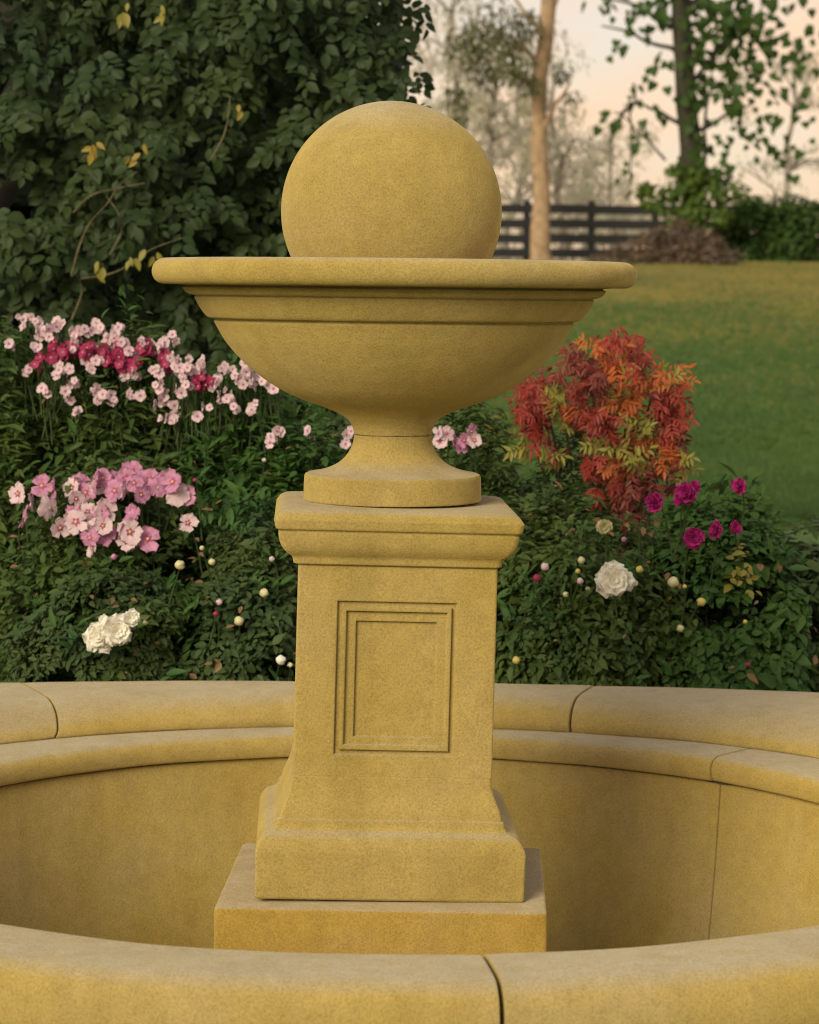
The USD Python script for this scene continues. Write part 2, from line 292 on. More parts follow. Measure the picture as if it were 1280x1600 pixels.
# slab under the pedestal
sl = square_loft([(.286, FZ), (.290, FZ + .006), (.2916, PZ - .008), (.2905, PZ - .003), (.286, PZ)], .008); v = np.array(sl[0]); v[:, 1] = np.where(v[:, 1] > 0, v[:, 1] * .80, v[:, 1]); v = v @ np.array([[math.cos(.03), -math.sin(.03), 0], [math.sin(.03), math.cos(.03), 0], [0, 0, 1]]) + [AX - .003, D, 0]
fpart('base_slab', (v, sl[1]), 'slab_sandstone')
# pedestal: half widths measured at the front face
def hw(px): return px * s / (1 + px / FPX)
def zf(y, px): return EYE - (y - HOR) * (D - hw(px)) / FPX
b0 = PZ + .003
base = fine([(hw(208), b0), (hw(211), b0 + .004), (hw(211), b0 + .004), (hw(212), zf(1336, 212)), (hw(212), zf(1336, 212)), (hw(209), zf(1326, 209)), (hw(200), zf(1312, 200)), (hw(184), zf(1300, 184)), (hw(179), zf(1293, 179)), (hw(179), zf(1293, 179)),
             (hw(177.5), zf(1284, 177)), (hw(177.5), zf(1284, 177)), (hw(174.5), zf(1282, 175)), (hw(174.5), zf(1282, 175)), (hw(171), zf(1268, 171)), (hw(163), zf(1248, 163)), (hw(158), zf(1232, 158)), (hw(156.2), zf(1215, 156))])
fpart('pedestal_base', ped(square_loft(base, .006), -.0055))
shaft_hw, z0, z1 = hw(156), zf(1216, 156), zf(886, 156)
def mbox(x0, x1, y0, y1, za, zb): return manifold3d.Manifold.cube((x1 - x0, y1 - y0, zb - za)).translate((x0, y0, za))
shv = square_loft([(shaft_hw, z0), (shaft_hw, z1)], .005)
shaft = manifold3d.Manifold(manifold3d.Mesh(np.asarray(shv[0], np.float32), np.asarray(shv[1], np.uint32)))
if shaft.volume() < 0: shaft = manifold3d.Manifold(manifold3d.Mesh(np.asarray(shv[0], np.float32), np.asarray(shv[1][:, ::-1], np.uint32)))
def recess(hwid, za, zb, dep, bev=.003):
    """a sunk rectangle with sloped sides on the front face (y = -shaft_hw)"""
    y = -shaft_hw
    pts = [(sx * (hwid + (bev if o else 0)), y + (-.01 if o else dep), z + ((bev if o else 0) * (1 if z == zb else -1))) for o in (0, 1) for sx in (-1, 1) for z in (za, zb)]
    return manifold3d.Manifold.hull_points(np.array(pts))
zp0, zp1 = zf(1180, 156), zf(942, 156); pw = .106
for k in range(4):
    grooved = recess(pw, zp0, zp1, .007) - mbox(-pw + .008, pw - .008, -shaft_hw - .02, -shaft_hw + .03, zp0 + .008, zp1 - .008)
    for cut in (grooved, recess(pw - .0165, zp0 + .0175, zp1 - .0175, .008), recess(pw - .034, zp0 + .031, zp1 - .0355, .0145)):
        shaft = shaft - cut.rotate((0, 0, 90 * k))
mm = shaft.to_mesh(); shaft_path = fpart('pedestal_shaft', ped((mm.vert_properties[:, :3], mm.tri_verts), -.004), smooth=20)
cz = EYE - .397
cap = fine([(hw(157.5), zf(886, 157)), (hw(163), zf(884, 163)), (hw(163), zf(884, 163)), (hw(165), zf(876, 165)), (hw(165), zf(876, 165)), (hw(167), zf(873, 167)), (hw(167), zf(873, 167)), (hw(178), zf(865, 178)), (hw(185), zf(855, 185)), (hw(188.5), zf(843, 188)), (hw(189), zf(836, 189)), (hw(189), zf(836, 189)),
            (hw(187.5), zf(834, 188)), (hw(189), zf(832, 189)), (hw(189), zf(832, 189)), (hw(193.5), zf(830, 193)), (hw(196), zf(820, 196)), (hw(196.5), zf(817, 196)), (hw(194.5), cz - .0155), (hw(188), cz - .0068), (hw(177), cz - .0018), (hw(158), cz + .0005)])
cap = np.vstack([cap, [(.05, cz + .001)]])
fpart('pedestal_cap', ped(square_loft(cap, .012, 5), -.005))
# bowl
fz = EYE - .397
foot = fine([(.10, fz + .002), (138 * s, fz + .003), (138 * s, fz + .003), (139 * s, fz + .008), (138.5 * s, zr(748)), (137 * s, zr(741)), (137 * s, zr(741)), (132 * s, zr(739)), (124 * s, zr(738)), (102 * s, zr(732)), (84 * s, zr(723)), (71 * s, zr(710)), (64 * s, zr(697)), (61 * s, zr(686)), (60.5 * s, zr(680)), (60.5 * s, zr(680)), (56 * s, zr(679.3))])
fpart('bowl_foot', lathe(foot, 96, seed=1))
zt = EYE + .027
bowl = fine([(57 * s, zr(679.3)), (60.5 * s, zr(678.2)), (60.5 * s, zr(678.2)), (62 * s, zr(670)), (67 * s, zr(660)), (80 * s, zr(649)), (108 * s, zr(637)), (140 * s, zr(626)), (180 * s, zr(608)), (224 * s, zr(577)), (259 * s, zr(540)), (277 * s, zr(512)), (281 * s, zr(504)), (281 * s, zr(504)),
             (279 * s, zr(502)), (281 * s, zr(500)), (281 * s, zr(500)), (292 * s, zr(497)), (304 * s, zr(482)), (310 * s, zr(471)), (312 * s, zr(467)), (312 * s, zr(467)), (310 * s, zr(465)), (318 * s, zr(463)), (318 * s, zr(463)), (326 * s, zr(459)), (330 * s, zr(452)), (330 * s, zr(452)), (325 * s, zr(449)), (340 * s, zr(447.5)), (340 * s, zr(447.5)), (352 * s, zt - .0205)])
fpart('bowl', lathe(bowl, 128, seed=2))
a = np.linspace(np.radians(-88), np.radians(100), 18); tr, tR = .0235, 378 * s - .0235
rim = [(tR - .005, zt - tr)] + [(tR + tr * math.cos(t), zt + tr * math.sin(t) * 1.02) for t in a] + [(tR - .03, zt + .017), (tR - .08, zt - .03), (tR - .2, zt - .12), (.16, zt - .185), (.02, zt - .19)]
fpart('bowl_rim', lathe(fine(rim[:-5] + [rim[-6]] + rim[-5:], 3), 128, seed=3))
ball = trimesh.creation.icosphere(5, 172.5 * s); bv = np.array(ball.vertices)
bv *= (1 + .004 * (meshkit.fbm(bv * 9 + 5, 3) - .5))[:, None]
fpart('ball', (bv + [AX - .007, D, EYE + .142], np.array(ball.faces)), smooth=True)

# ---------------------------------------------------------------- basin: coping stones, ledge stones, wall panels
basin = thing('fountain_basin', (AX, D, 0), 'round sandstone fountain basin with jointed rounded coping around the pedestal', 'basin')
def ring_piece(prof, a0, a1, flat=None, n=None, wob=.0015, seed=0, rough_end=.004):
    """a stone of the ring: closed profile (R, z) swept from bearing a0 to a1 (degrees, 0 = away from the camera, clockwise); flat: how far the back runs straight"""
    prof = np.asarray(prof, float); n = n or max(6, int(abs(a1 - a0) / 2)); th = np.radians(np.linspace(a0, a1, n)); flat = np.zeros(len(prof)) if flat is None else np.asarray(flat)
    w = np.clip((np.cos(th) - .15) / .45, 0, 1); w = w * w * (3 - 2 * w)
    R, z = prof[:, 0], prof[:, 1]; c = prof.mean(0); rings = []
    for i, t in enumerate(th):
        e = min(i, n - 1 - i); sh = 1 if e else .985                    # ends eased a little
        r_, z_ = c[0] + (R - c[0]) * sh, c[1] + (z - c[1]) * sh
        y = r_ * math.cos(t); y = y + flat * (r_ - y) * w[i]
        rings.append(np.stack([r_ * math.sin(t), y, z_], 1))
    v = np.array(rings); v = v + ((meshkit.noise(v * 6, seed) - .5) * wob * 2)[..., None] * np.array([.5, .5, 1]); m = len(prof); f = []
    for i in range(n - 1):
        for j in range(m):
            k = (j + 1) % m; f += [[i * m + j, (i + 1) * m + j, (i + 1) * m + k], [i * m + j, (i + 1) * m + k, i * m + k]]
    v = v.reshape(-1, 3); v = np.vstack([v, v[:m].mean(0), v[-m:].mean(0)]); b = len(v) - 2; L = (n - 1) * m
    for j in range(m):
        k = (j + 1) % m; f += [[b, j, k], [b + 1, L + k, L + j]]
    return v + [AX, D, 0], np.array(f)
CT = EYE - .935
inner = [(1.116, CT - .072), (1.108, CT - .058), (1.112, CT - .040), (1.126, CT - .020), (1.150, CT - .006), (1.185, CT)]
outer = [(1.29, CT + .002), (1.318, CT - .004), (1.337, CT - .02), (1.345, CT - .045), (1.343, CT - .075), (1.325, CT - .105), (1.30, CT - .112), (1.20, CT - .112), (1.122, CT - .0735)]
coping_prof = fine(inner + outer, 3); fl = np.interp(np.arange(len(coping_prof)), np.array([0, 5, 10, 15, 18, 27, 36, 42]) , [.30, .38, .5, .62, .8, .9, .9, .3])
joints = [-42.0, 21.3, 78, 126, 173.0, 221, 270, 318.0]
for i in range(len(joints) - 1):
    g = .16; part(basin, 'coping_stone', ring_piece(coping_prof, joints[i] + g, joints[i + 1] - g, fl, seed=i), 'basin_sandstone')
lz = CT - .073
ledge_prof = fine([(1.30, lz), (1.30, lz), (1.10, lz), (1.06, lz - .003), (1.044, lz - .012), (1.038, lz - .028), (1.041, lz - .046), (1.046, lz - .053), (1.046, lz - .053), (1.10, lz - .055), (1.30, lz - .055), (1.30, lz - .055)], 3)
lj = [-54.0, -6, 41.6, 90, 138, 186, 234, 282, 306.0]
for i in range(len(lj) - 1):
    part(basin, 'ledge_stone', ring_piece(ledge_prof, lj[i] + .12, lj[i + 1] - .12, np.full(len(ledge_prof), .0), seed=20 + i), 'basin_sandstone')
wz = lz - .0575
wall_prof = [(1.29, FZ - .04), (1.0, FZ - .04), (1.0, FZ), (1.02, FZ + .15), (1.042, FZ + .32), (1.058, wz), (1.29, wz)]
wj = [-53.0, -5, 42.3, 91, 139, 187, 235, 283, 307.0]
for i in range(len(wj) - 1):
    part(basin, 'wall_panel', ring_piece(wall_prof, wj[i] + .1, wj[i + 1] - .1, seed=40 + i), 'basin_sandstone')
fl_v, fl_f = lathe([(.001, FZ - .03), (1.03, FZ - .03), (1.03, FZ), (.001, FZ + .001)], 64); part(basin, 'basin_floor', (fl_v, fl_f), 'basin_sandstone')
op = [(1.29, 0.0), (1.325, 0.0), (1.325, .06), (1.305, .075), (1.305, CT - .114), (1.29, CT - .114)]
for i in range(8): part(basin, 'outer_panel', ring_piece(op, i * 45 + 8.1, i * 45 + 52.9, seed=60 + i), 'basin_sandstone')

# ---------------------------------------------------------------- flowers
def petal(L, W, lift, cup, r, ruffle=.0, nu=6, nv=5, tip=.85):
    u, w = np.meshgrid(np.linspace(0, 1, nu), np.linspace(-1, 1, nv), indexing='ij')
    width = W * np.where(u < tip, np.sin(np.clip(u / tip, 0, 1) * np.pi / 2) ** .8, np.sqrt(np.clip(1 - ((u - tip) / (1.0001 - tip)) ** 2, 0.02, 1)))
    x = width * w * .5; y = L * u * (1 - .10 * w * w * u); z = lift * L * u ** 1.5 + cup * L * (w * w) * u * .5 + ruffle * L * np.sin(w * 5 + r.uniform(0, 6)) * u * u
    v = np.stack([x, y, z], -1).reshape(-1, 3); i = np.arange(nu * nv).reshape(nu, nv)
    q = np.stack([i[:-1, :-1], i[:-1, 1:], i[1:, 1:], i[1:, :-1]], -1).reshape(-1, 4)
    return v, np.vstack([q[:, [0, 1, 2]], q[:, [0, 2, 3]]])
def rotz(m, a):
    c, n = math.cos(a), math.sin(a); return m[0] @ np.array([[c, n, 0], [-n, c, 0], [0, 0, 1]]), m[1]
def single(rad, r, n=5, W=.95, lift=.16, ruffle=.11):
    ms = [rotz(petal(rad * r.uniform(.9, 1.08), rad * W * r.uniform(.8, 1.1), lift + r.normal(0, .14), r.uniform(-.2, .2), r, ruffle), 2 * math.pi * i / n + r.normal(0, .13)) for i in range(n)]
    return cat(ms)
def throat(rad, r, n=5):
    ms = [rotz(petal(rad * .42, rad * .24, .12, -.1, r, 0, 4, 3, .5), 2 * math.pi * i / n) for i in range(n)]
    v, f = cat(ms); v = v.copy(); v[:, 2] += rad * .05; return v, f
def double(rad, r, layers=((1, 9, .10), (.9, 8, .32), (.74, 8, .6), (.56, 7, 1.0), (.36, 6, 1.6)), ruffle=.15):
    ms = []
    for k, (q_, n, lift) in enumerate(layers):
        for i in range(n):
            L = rad * q_ * r.uniform(.76, 1.14) / math.sqrt(1 + lift * lift * .6); m = petal(L, L * r.uniform(.8, 1.15), lift + r.normal(0, .16), r.uniform(.05, .4), r, ruffle, 7, 7)
            m = (m[0] + [0, 0, k * rad * .05], m[1]); ms.append(rotz(m, 2 * math.pi * (i + .5 * (k % 2)) / n + r.normal(0, .22)))
    return cat(ms)
def bud(rad, r):
    m = trimesh.creation.icosphere(2, rad); v = np.array(m.vertices); v[:, 2] *= 1.25; a = np.arctan2(v[:, 1], v[:, 0]) + v[:, 2] / rad * .8
    v[:, :2] *= (1 + .07 * np.sin(a * 4))[:, None]; return v, np.array(m.faces)
def sepals(rad, r):
    v, f = cat([rotz(petal(rad * 1.5, rad * .8, 0, .2, r, 0, 4, 3, .4), 2 * math.pi * i / 5) for i in range(5)]); v = v.copy()
    q = np.linalg.norm(v[:, :2], axis=1) / (rad * 1.5); ang = np.arctan2(v[:, 1], v[:, 0]); t = q * 1.9
    v = np.stack([np.sin(t) * rad * 1.06 * np.cos(ang), np.sin(t) * rad * 1.06 * np.sin(ang), -np.cos(t) * rad * 1.3], 1); return v, f
def face(m, at, nrm, spin=0.0):
    m = rotz(m, spin); R = frames(np.array([[0.13, .2, 1.0]]), np.asarray(nrm, float)[None])[0]
    return m[0] @ R.T + at, m[1]
CAMDIR = np.array([0, -1, .12])
def bloom(plant, px, py, d, rad_px, kind, r, nrm=None, label=None, stem_from=None):
    at = P(px, py, d); rad = rad_px * d / FPX; nrm = unit(CAMDIR + r.normal(0, .72, 3) + np.array([0, 0, .35])) if nrm is None else unit(np.asarray(nrm, float)); sp = r.uniform(0, 6)
    if kind in ('blush', 'pink', 'crimson', 'rose_single'):
        pm, tm = {'blush': ('petal_blush', 'petal_pink'), 'pink': ('petal_pink', 'petal_rose'), 'crimson': ('petal_crimson', 'petal_rose'), 'rose_single': ('petal_rose', 'petal_crimson')}[kind]
        if kind == 'pink' and r.random() < .45: pm = 'petal_blush'
        b = part(plant, 'bloom', face(single(rad * 1.12, r), at, nrm, sp), pm, smooth=True, label=label); part(b, 'throat', face(throat(rad, r), at, nrm, sp), tm, smooth=True)
        e = trimesh.creation.icosphere(1, rad * .13); part(b, 'eye', face((np.array(e.vertices) + [0, 0, rad * .08], np.array(e.faces)), at, nrm), 'petal_yellow' if kind != 'blush' else 'petal_rose', smooth=True)
    elif kind in ('white', 'magenta', 'cream'):
        b = part(plant, 'bloom', face(double(rad * 1.08, r), at, nrm, sp), 'petal_' + kind, smooth=True, label=label)
    else:
        b = part(plant, 'bud', face(bud(rad * .85, r), at, nrm, sp), 'petal_' + kind.split('_')[1], smooth=True, label=label); part(b, 'sepals', face(sepals(rad * .85, r), at, nrm, sp), 'stem_green', smooth=True)
    base = stem_from if stem_from is not None else at + [r.normal(0, .03), .13, -.16]
    tip = at - unit(nrm) * rad * .25; mid = (tip * .6 + base * .4) + np.array([r.normal(0, .015), .05, .03])
    t = np.linspace(0, 1, 6)[:, None]; c = (1 - t) ** 2 * base + 2 * t * (1 - t) * mid + t * t * tip
    part(plant, 'stem', tube(c, np.linspace(.0026, .0015, 6), 5), 'stem_green', smooth=True)
def skin(px, py, ytop, ybot, d, depth, off=.03):
    h = np.clip((ybot - py) / (ybot - ytop), 0, 1); return d - depth * math.sqrt(max(1 - h * h, .04)) - off
def mound_leaves(px, wpx, ytop, ybot, d, depth, n, size, seed, gap=.42, shell=.22, freq=9.0, yb=1.0):
    """leaves through a rounded bush that spans px +- wpx/2, rows ytop to ybot"""
    r = np.random.default_rng(seed); a, b_ = P(px, ytop, d), P(px, ybot, d); w = wpx * d / FPX / 2; h = a[2] - b_[2]; c = np.array([a[0], d, b_[2]])
    out = []
    while sum(map(len, out)) < n:
        o = unit(r.normal(0, 1, (n * 2, 3))); o[:, 2] = np.abs(o[:, 2]) * yb + (1 - yb) * o[:, 2]; rad = 1 - np.abs(r.normal(0, shell, (n * 2, 1))); rad = np.where(rad < 0, .3, rad)
        q_ = o * rad; lump = 1 + .30 * (meshkit.fbm(o * 2.6 + seed, 3)[:, None] - .5) * 2
        p = c + q_ * lump * np.array([w, depth, h]); keep = (meshkit.fbm(p * freq + seed * 3.1, 3) > gap)
        out.append(p[keep])
    p = np.vstack(out)[:n]
    size = size * np.where(r.random(len(p)) < .25, 1.35, .9) * np.clip(.6 + meshkit.noise(p * 14, seed) * .8, .6, 1.4)
    return outward_leaves(p, c + [0, .1, h * .15], size, r, droop=.3, jitter=.65, up=.7)
def plant(name, px, d, label, cat_, group=None):
    x = P(px, 900, d)[0]; return thing(name, (x, d, SOIL), label, cat_, group)
def bush_stems(pl, n, h, w, seed, m='stem_brown', r0=.006):
    r = np.random.default_rng(seed); o = origin[pl]
    for i in range(n):
        e = o + [r.normal(0, w), r.normal(0, w * .4), h * r.uniform(.6, .95)]
        part(pl, 'stem', tube(curve(o + [r.normal(0, .03), r.normal(0, .03), -.03], e, 0, 6, seed + i, .012), np.linspace(r0, r0 * .4, 6), 6), m, smooth=True)

Z4 = lambda x, y: (100 + x / 3.2, 480 + y / 3.2)
Z5 = lambda x, y: (100 + x / 3.2, 700 + y / 3.2)
Z7 = lambda x, y: (740 + x / 2.909, 700 + y / 2.909)
# tall phlox at the back left: three plants share the flowers by position
blush = [(90,115),(240,120),(300,170),(495,190),(530,245),(410,180),(165,285),(275,330),(320,340),(375,340),(465,325),(470,395),(495,425),(160,415),(190,440),(45,445),(480,500),(510,545),(545,565),(690,315),(615,290),(640,310),(825,335),(920,325),(875,365),(895,345),(950,385),(1020,385),(1040,420),(985,345),(745,395),(775,445),(850,500),(945,500),(690,525),(1065,605),(1030,655),(1230,615),(825,415),(-60,150),(-150,200),(-30,300),(-180,330),(-100,420),(-260,180),(60,130),(340,430),(255,450)]
crims = [(100,180),(50,235),(130,245),(205,235),(255,275),(290,290),(335,290),(375,210),(400,200),(470,230),(500,270),(515,290),(690,375),(670,355),(710,370),(-40,230),(-130,280),(260,170)]
ph = [plant('phlox_plant', 10, 7.0, 'leftmost phlox under the dark shrub, pale pink heads in front of the shrub edge', 'flowering plant'),
      plant('phlox_plant', 200, 7.0, 'phlox with crimson and blush flowers, below the dark shrub and above the big pink blooms', 'flowering plant'),
      plant('phlox_plant', 370, 6.9, 'phlox with small blush flowers, its heads just left of the fountain bowl', 'flowering plant')]
r = np.random.default_rng(11)
blush += [(x, 120 + .22 * x + r.normal(0, 45)) for x in r.uniform(-230, 560, 26)] + [(x, 300 + r.normal(0, 45)) for x in r.uniform(560, 980, 12)] + [(x, 400 + r.normal(0, 60)) for x in r.uniform(-200, 600, 8)]
crims += [(x, 215 + .1 * x + r.normal(0, 14)) for x in r.uniform(-60, 400, 14)]
for lst, kind in ((blush, 'blush'), (crims, 'crimson')):
    for x, y in lst:
        px, py = Z4(x, y); pl = ph[0] if px < 105 else ph[1] if px < 275 else ph[2]
        w0 = r.normal(0, 1, 3)
        for rep in range(3):
            q_ = (px + r.normal(0, 4.8), py + r.normal(0, 4.8)); dd = skin(*q_, 500, 1060, origin[pl][1], .30, .02) + r.normal(0, .02); at = P(*q_, dd)
            bloom(pl, *q_, dd, r.uniform(5.5, 9.5) * (1.15 if kind == 'crimson' else 1), kind, r, stem_from=at + [r.normal(0, .02), .1, -.14])
for k, (pl, px, w, yt) in enumerate(zip(ph, (10, 195, 385), (300, 340, 360), (505, 500, 562))):
    foliage(pl, NARROW, mound_leaves(px, w, yt, 1060, 7.0 - .1 * (k == 2), .30, 9500, .040, 100 + k, .40), ('bed_leaf', 'bed_leaf', 'bed_leaf_fresh')[k], 60, seed=k); bush_stems(pl, 5, .5, .07, 300 + k)
# green filler plants
def filler(name, px, w, yt, d, label, m, n=3500, size=.035, seed=0, tpl=OVAL, cat_='plant', dep=.25, gap=.42, single_=50, group=None):
    pl = plant(name, px, d, label, cat_, group); foliage(pl, tpl, mound_leaves(px, w, yt, 1075, d, dep, n, size, seed, gap), m, single_, seed=seed); bush_stems(pl, 4, .3, .06, seed + 50); return pl
gl = filler('rose_bush', 480, 260, 655, 6.75, 'leafy green rose bush with cream buds, directly left of the pedestal cap', 'bed_leaf_fresh', 8500, .026, 21, cat_='rose bush')
gd = filler('rose_bush', 400, 230, 800, 6.4, 'dark low rose bush with round cream buds, left of the pedestal shaft above the coping', 'bed_leaf_dark', 7500, .024, 22, cat_='rose bush', gap=.46)
pk = plant('azalea_bush', 170, 6.5, 'bush crowded with large light pink blooms at the left edge of the bed', 'azalea')
foliage(pk, OVAL, mound_leaves(165, 360, 735, 1075, 6.55, .25, 9000, .026, 23, .44), 'bed_leaf', 60, seed=23); bush_stems(pk, 5, .3, .08, 73)
pink = [(40,200),(80,180),(110,225),(150,165),(170,190),(60,255),(195,150),(340,120),(310,155),(350,175),(310,215),(385,235),(375,190),(430,160),(470,195),(520,150),(545,170),(570,235),(605,235),(620,375),(205,315),(180,330),(120,320),(100,370),(45,340),(60,370),(150,400),(195,390),(130,450),(145,500),(205,430),(345,325),(330,370),(290,415),(330,420),(310,465),(340,475),(420,455),(-50,210),(-110,190),(-70,300),(-160,270),(-230,230),(-20,400),(250,170),(255,215),(-200,340)]
for x, y in pink:
    px, py = Z5(x, y); dd = skin(px, py, 730, 1075, 6.55, .25, .03) + r.normal(0, .02); bloom(pk, px, py, dd, r.uniform(14, 20), 'pink', r, stem_from=P(px, py, dd) + [r.normal(0, .02), .12, -.15])
for x, y, q_, k in ((250,545,9,'bud_pink'),(290,775,10,'bud_blush'),(655,160,6,'bud_crimson')): bloom(pk, *Z5(x, y), 6.27, q_ / 1.6, k, r)
wl = plant('gardenia_bush', 190, 6.3, 'low dark gardenia bush with one drooping white bloom, beside the coping at far left', 'gardenia')
foliage(wl, OVAL, mound_leaves(175, 330, 890, 1080, 6.32, .17, 12000, .022, 24, .45), 'bed_leaf_dark', 60, seed=24); bush_stems(wl, 4, .2, .07, 74)
bloom(wl, *Z5(185, 945), 6.08, 25, 'white', r, (-.35, -.9, .4)); bloom(wl, *Z5(262, 915), 6.07, 26, 'white', r, (.3, -.9, .5)); bloom(wl, *Z5(335, 850), 6.08, 13, 'white', r, (.3, -.7, .7)); bloom(wl, *Z5(205, 865), 6.1, 10, 'white', r, (-.2, -.7, .7))
for x, y, q_, k in ((965,290,9,'bud_yellow'),(995,415,9,'bud_cream'),(870,350,7,'bud_cream'),(930,425,7,'bud_blush'),(1000,60,7,'bud_blush')): bloom(gl, *Z5(x, y), 6.45, q_ / 1.9, k, r)
for x, y, q_, k in ((580,585,14,'bud_cream'),(740,570,10,'bud_cream'),(690,500,7,'bud_cream'),(1000,725,13,'bud_cream'),(875,865,14,'bud_cream'),(1085,1060,14,'bud_white'),(1130,1085,7,'bud_cream'),(775,770,9,'bud_blush'),(760,830,8,'bud_crimson'),(1040,555,8,'bud_blush'),(405,875,7,'bud_cream')): bloom(gd, *Z5(x, y), 6.14, q_ / 1.6, k, r)
# centre right
gr_ = filler('phlox_plant', 745, 190, 600, 6.8, 'green phlox with one pale pink head, right of the fountain stem', 'bed_leaf', 12000, .028, 25, NARROW, 'flowering plant')
for x, y in ((800,195),(830,160),(860,190),(890,215),(905,190),(935,150),(950,190),(795,160)): bloom(gr_, 400 + x / 2.783, 620 + y / 2.783, 6.5, 12.5, 'pink' if x > 850 else 'blush', r)
gc = filler('phlox_plant', 560, 130, 640, 6.9, 'small phlox with a blush head showing left of the fountain stem', 'bed_leaf', 3200, .036, 26, NARROW, 'flowering plant', single_=20)
for x, y in ((415,150),(395,165),(390,205)): bloom(gc, 400 + x / 2.783, 620 + y / 2.783, 6.6, 9, 'blush', r)
# heavenly bamboo
na = plant('nandina_shrub', 950, 7.0, 'nandina shrub with red, orange and yellow autumn leaves in front of the lawn', 'shrub')
zones = [((235,370),(60,40),26,'red'),((230,470),(55,50),34,'red'),((260,560),(25,22),9,'red'),((320,300),(25,22),8,'dark_red'),((345,400),(28,70),22,'yellow_green'),((470,220),(55,50),26,'dark_red'),((540,180),(45,35),14,'orange'),((500,300),(60,50),28,'dark_red'),((470,365),(45,30),14,'red'),((690,150),(30,40),18,'red'),((740,240),(60,45),30,'red'),((640,220),(40,40),18,'orange'),((640,280),(40,25),10,'orange'),((740,340),(30,45),16,'orange'),((660,390),(50,50),26,'orange'),((570,330),(40,40),16,'dark_red'),((550,490),(70,45),40,'red'),((610,540),(60,20),12,'red'),((700,430),(60,40),20,'orange'),((780,520),(55,40),18,'yellow_green'),((430,500),(45,40),16,'orange'),((860,300),(45,35),18,'orange'),((930,310),(50,45),22,'orange'),((900,370),(75,25),24,'red'),((910,460),(75,50),36,'red'),((950,500),(45,40),20,'red'),((900,580),(45,40),18,'red'),((960,600),(40,50),14,'dark_red'),((760,590),(60,40),22,'orange'),((550,600),(50,25),12,'yellow_green'),((650,620),(40,25),10,'yellow_green'),((530,680),(45,25),14,'red'),((650,690),(40,35),14,'orange'),((600,720),(25,35),9,'orange'),((760,680),(45,40),16,'yellow_green'),((910,665),(55,28),18,'orange'),((350,665),(45,30),10,'yellow_green'),((190,640),(55,30),8,'yellow_green'),((330,610),(40,30),7,'dark_red'),((560,830),(28,50),14,'red'),((595,760),(20,30),8,'dark_red'),((660,790),(28,50),16,'red'),((750,800),(35,60),18,'dark_red'),((830,760),(45,40),14,'dark_red'),((900,800),(45,35),10,'dark_red'),((700,900),(45,60),14,'dark_red'),((1000,700),(20,60),9,'yellow_green'),((720,960),(30,40),8,'red'),((690,1080),(22,40),8,'dark_red')]
rn = np.random.default_rng(31); by = {}
zones = [((590 + (z_[0] - 590) * .90, z_[1] + 14), (w_[0] * .92, w_[1]), n, c_) for z_, w_, n, c_ in zones]
for (zx, zy), (wx, wy), n, col0 in zones:
    for _ in range(int(n * .78)):
        col = 'red' if col0 == 'orange' and rn.random() < .10 else 'yellow_green' if col0 == 'orange' and rn.random() < .2 else col0
        x, y = zx + rn.normal(0, wx * .48), zy + rn.normal(0, wy * .52); c = P(740 + x / 2.909, 480 + y / 2.909, 6.78 + rn.normal(0, .09)); k = 7
        ax = unit(np.array([rn.normal(0, .7), -.5 + rn.normal(0, .3), rn.normal(-.1, .5)])); side = unit(np.cross(ax, [rn.normal(0, .4), -1, .6])); L = .037
        t = np.array([.1, .1, .45, .45, .8, .8, 1.0]) * L; sg = np.array([1, -1, 1, -1, 1, -1, 0])[:, None]
        pos = c + ax * t[:, None]; d = unit(ax * .55 + side * sg + np.array([0, 0, -.25]) + rn.normal(0, .15, (k, 3))); nr = unit(np.array([0, -.8, .7]) + rn.normal(0, .35, (k, 3)))
        by.setdefault(col, []).append((pos, d, nr, rn.uniform(.018, .032, k)))
for col, l in by.items():
    foliage(na, NARROW, tuple(np.concatenate([x[i] for x in l]) for i in range(4)), col + '_leaf', 60, seed=len(l), name=col + '_foliage')
foliage(na, NARROW, mound_leaves(940, 230, 585, 1060, 7.05, .16, 3200, .028, 37, .40), 'bed_leaf_dark', 0, seed=37, name='inner_foliage')
foliage(na, NARROW, mound_leaves(900, 300, 690, 1060, 6.95, .22, 7500, .026, 27, .44), 'bed_leaf_dark', 20, seed=27)
for i in range(9):
    o = origin[na]; e = P(820 + 30 * i, 560 + 60 * rn.random(), 6.9); part(na, 'stem', tube(curve(o + [rn.normal(0, .05), 0, 0], e, 0, 6, i, .01), np.linspace(.006, .003, 6), 6), 'stem_brown', smooth=True)
# front right
wr = plant('rose_bush', 900, 6.4, 'rose bush with one full white bloom, right of the pedestal and under the nandina', 'rose bush')
foliage(wr, OVAL, mound_leaves(900, 380, 770, 1078, 6.42, .22, 12000, .024, 28, .44), 'bed_leaf', 70, seed=28); bush_stems(wr, 5, .3, .09, 78)
bloom(wr, *Z7(637, 603), 6.12, 31, 'white', r, (0.05, -1, .25)); bloom(wr, *Z7(595, 362), 6.15, 13, 'cream', r)
for x, y, q_, k in ((490,510,10,'bud_cream'),(475,560,7,'bud_yellow'),(485,605,9,'bud_blush'),(755,552,10,'bud_yellow'),(735,615,8,'bud_white'),(195,965,11,'bud_yellow'),(325,540,11,'bud_blush'),(290,590,10,'bud_crimson'),(520,640,6,'bud_cream'),(420,665,7,'bud_cream'),(685,415,7,'bud_pink')): bloom(wr, *Z7(x, y), 6.16, q_ / 1.5, k, r)
mg = plant('peony_bush', 1130, 6.5, 'bush with magenta pompom blooms and cream buds at the right end of the bed', 'flowering bush')
foliage(mg, BROAD, mound_leaves(1120, 300, 775, 1080, 6.5, .24, 10000, .028, 29, .36), 'bed_leaf_fresh', 70, seed=29); bush_stems(mg, 5, .3, .08, 79)
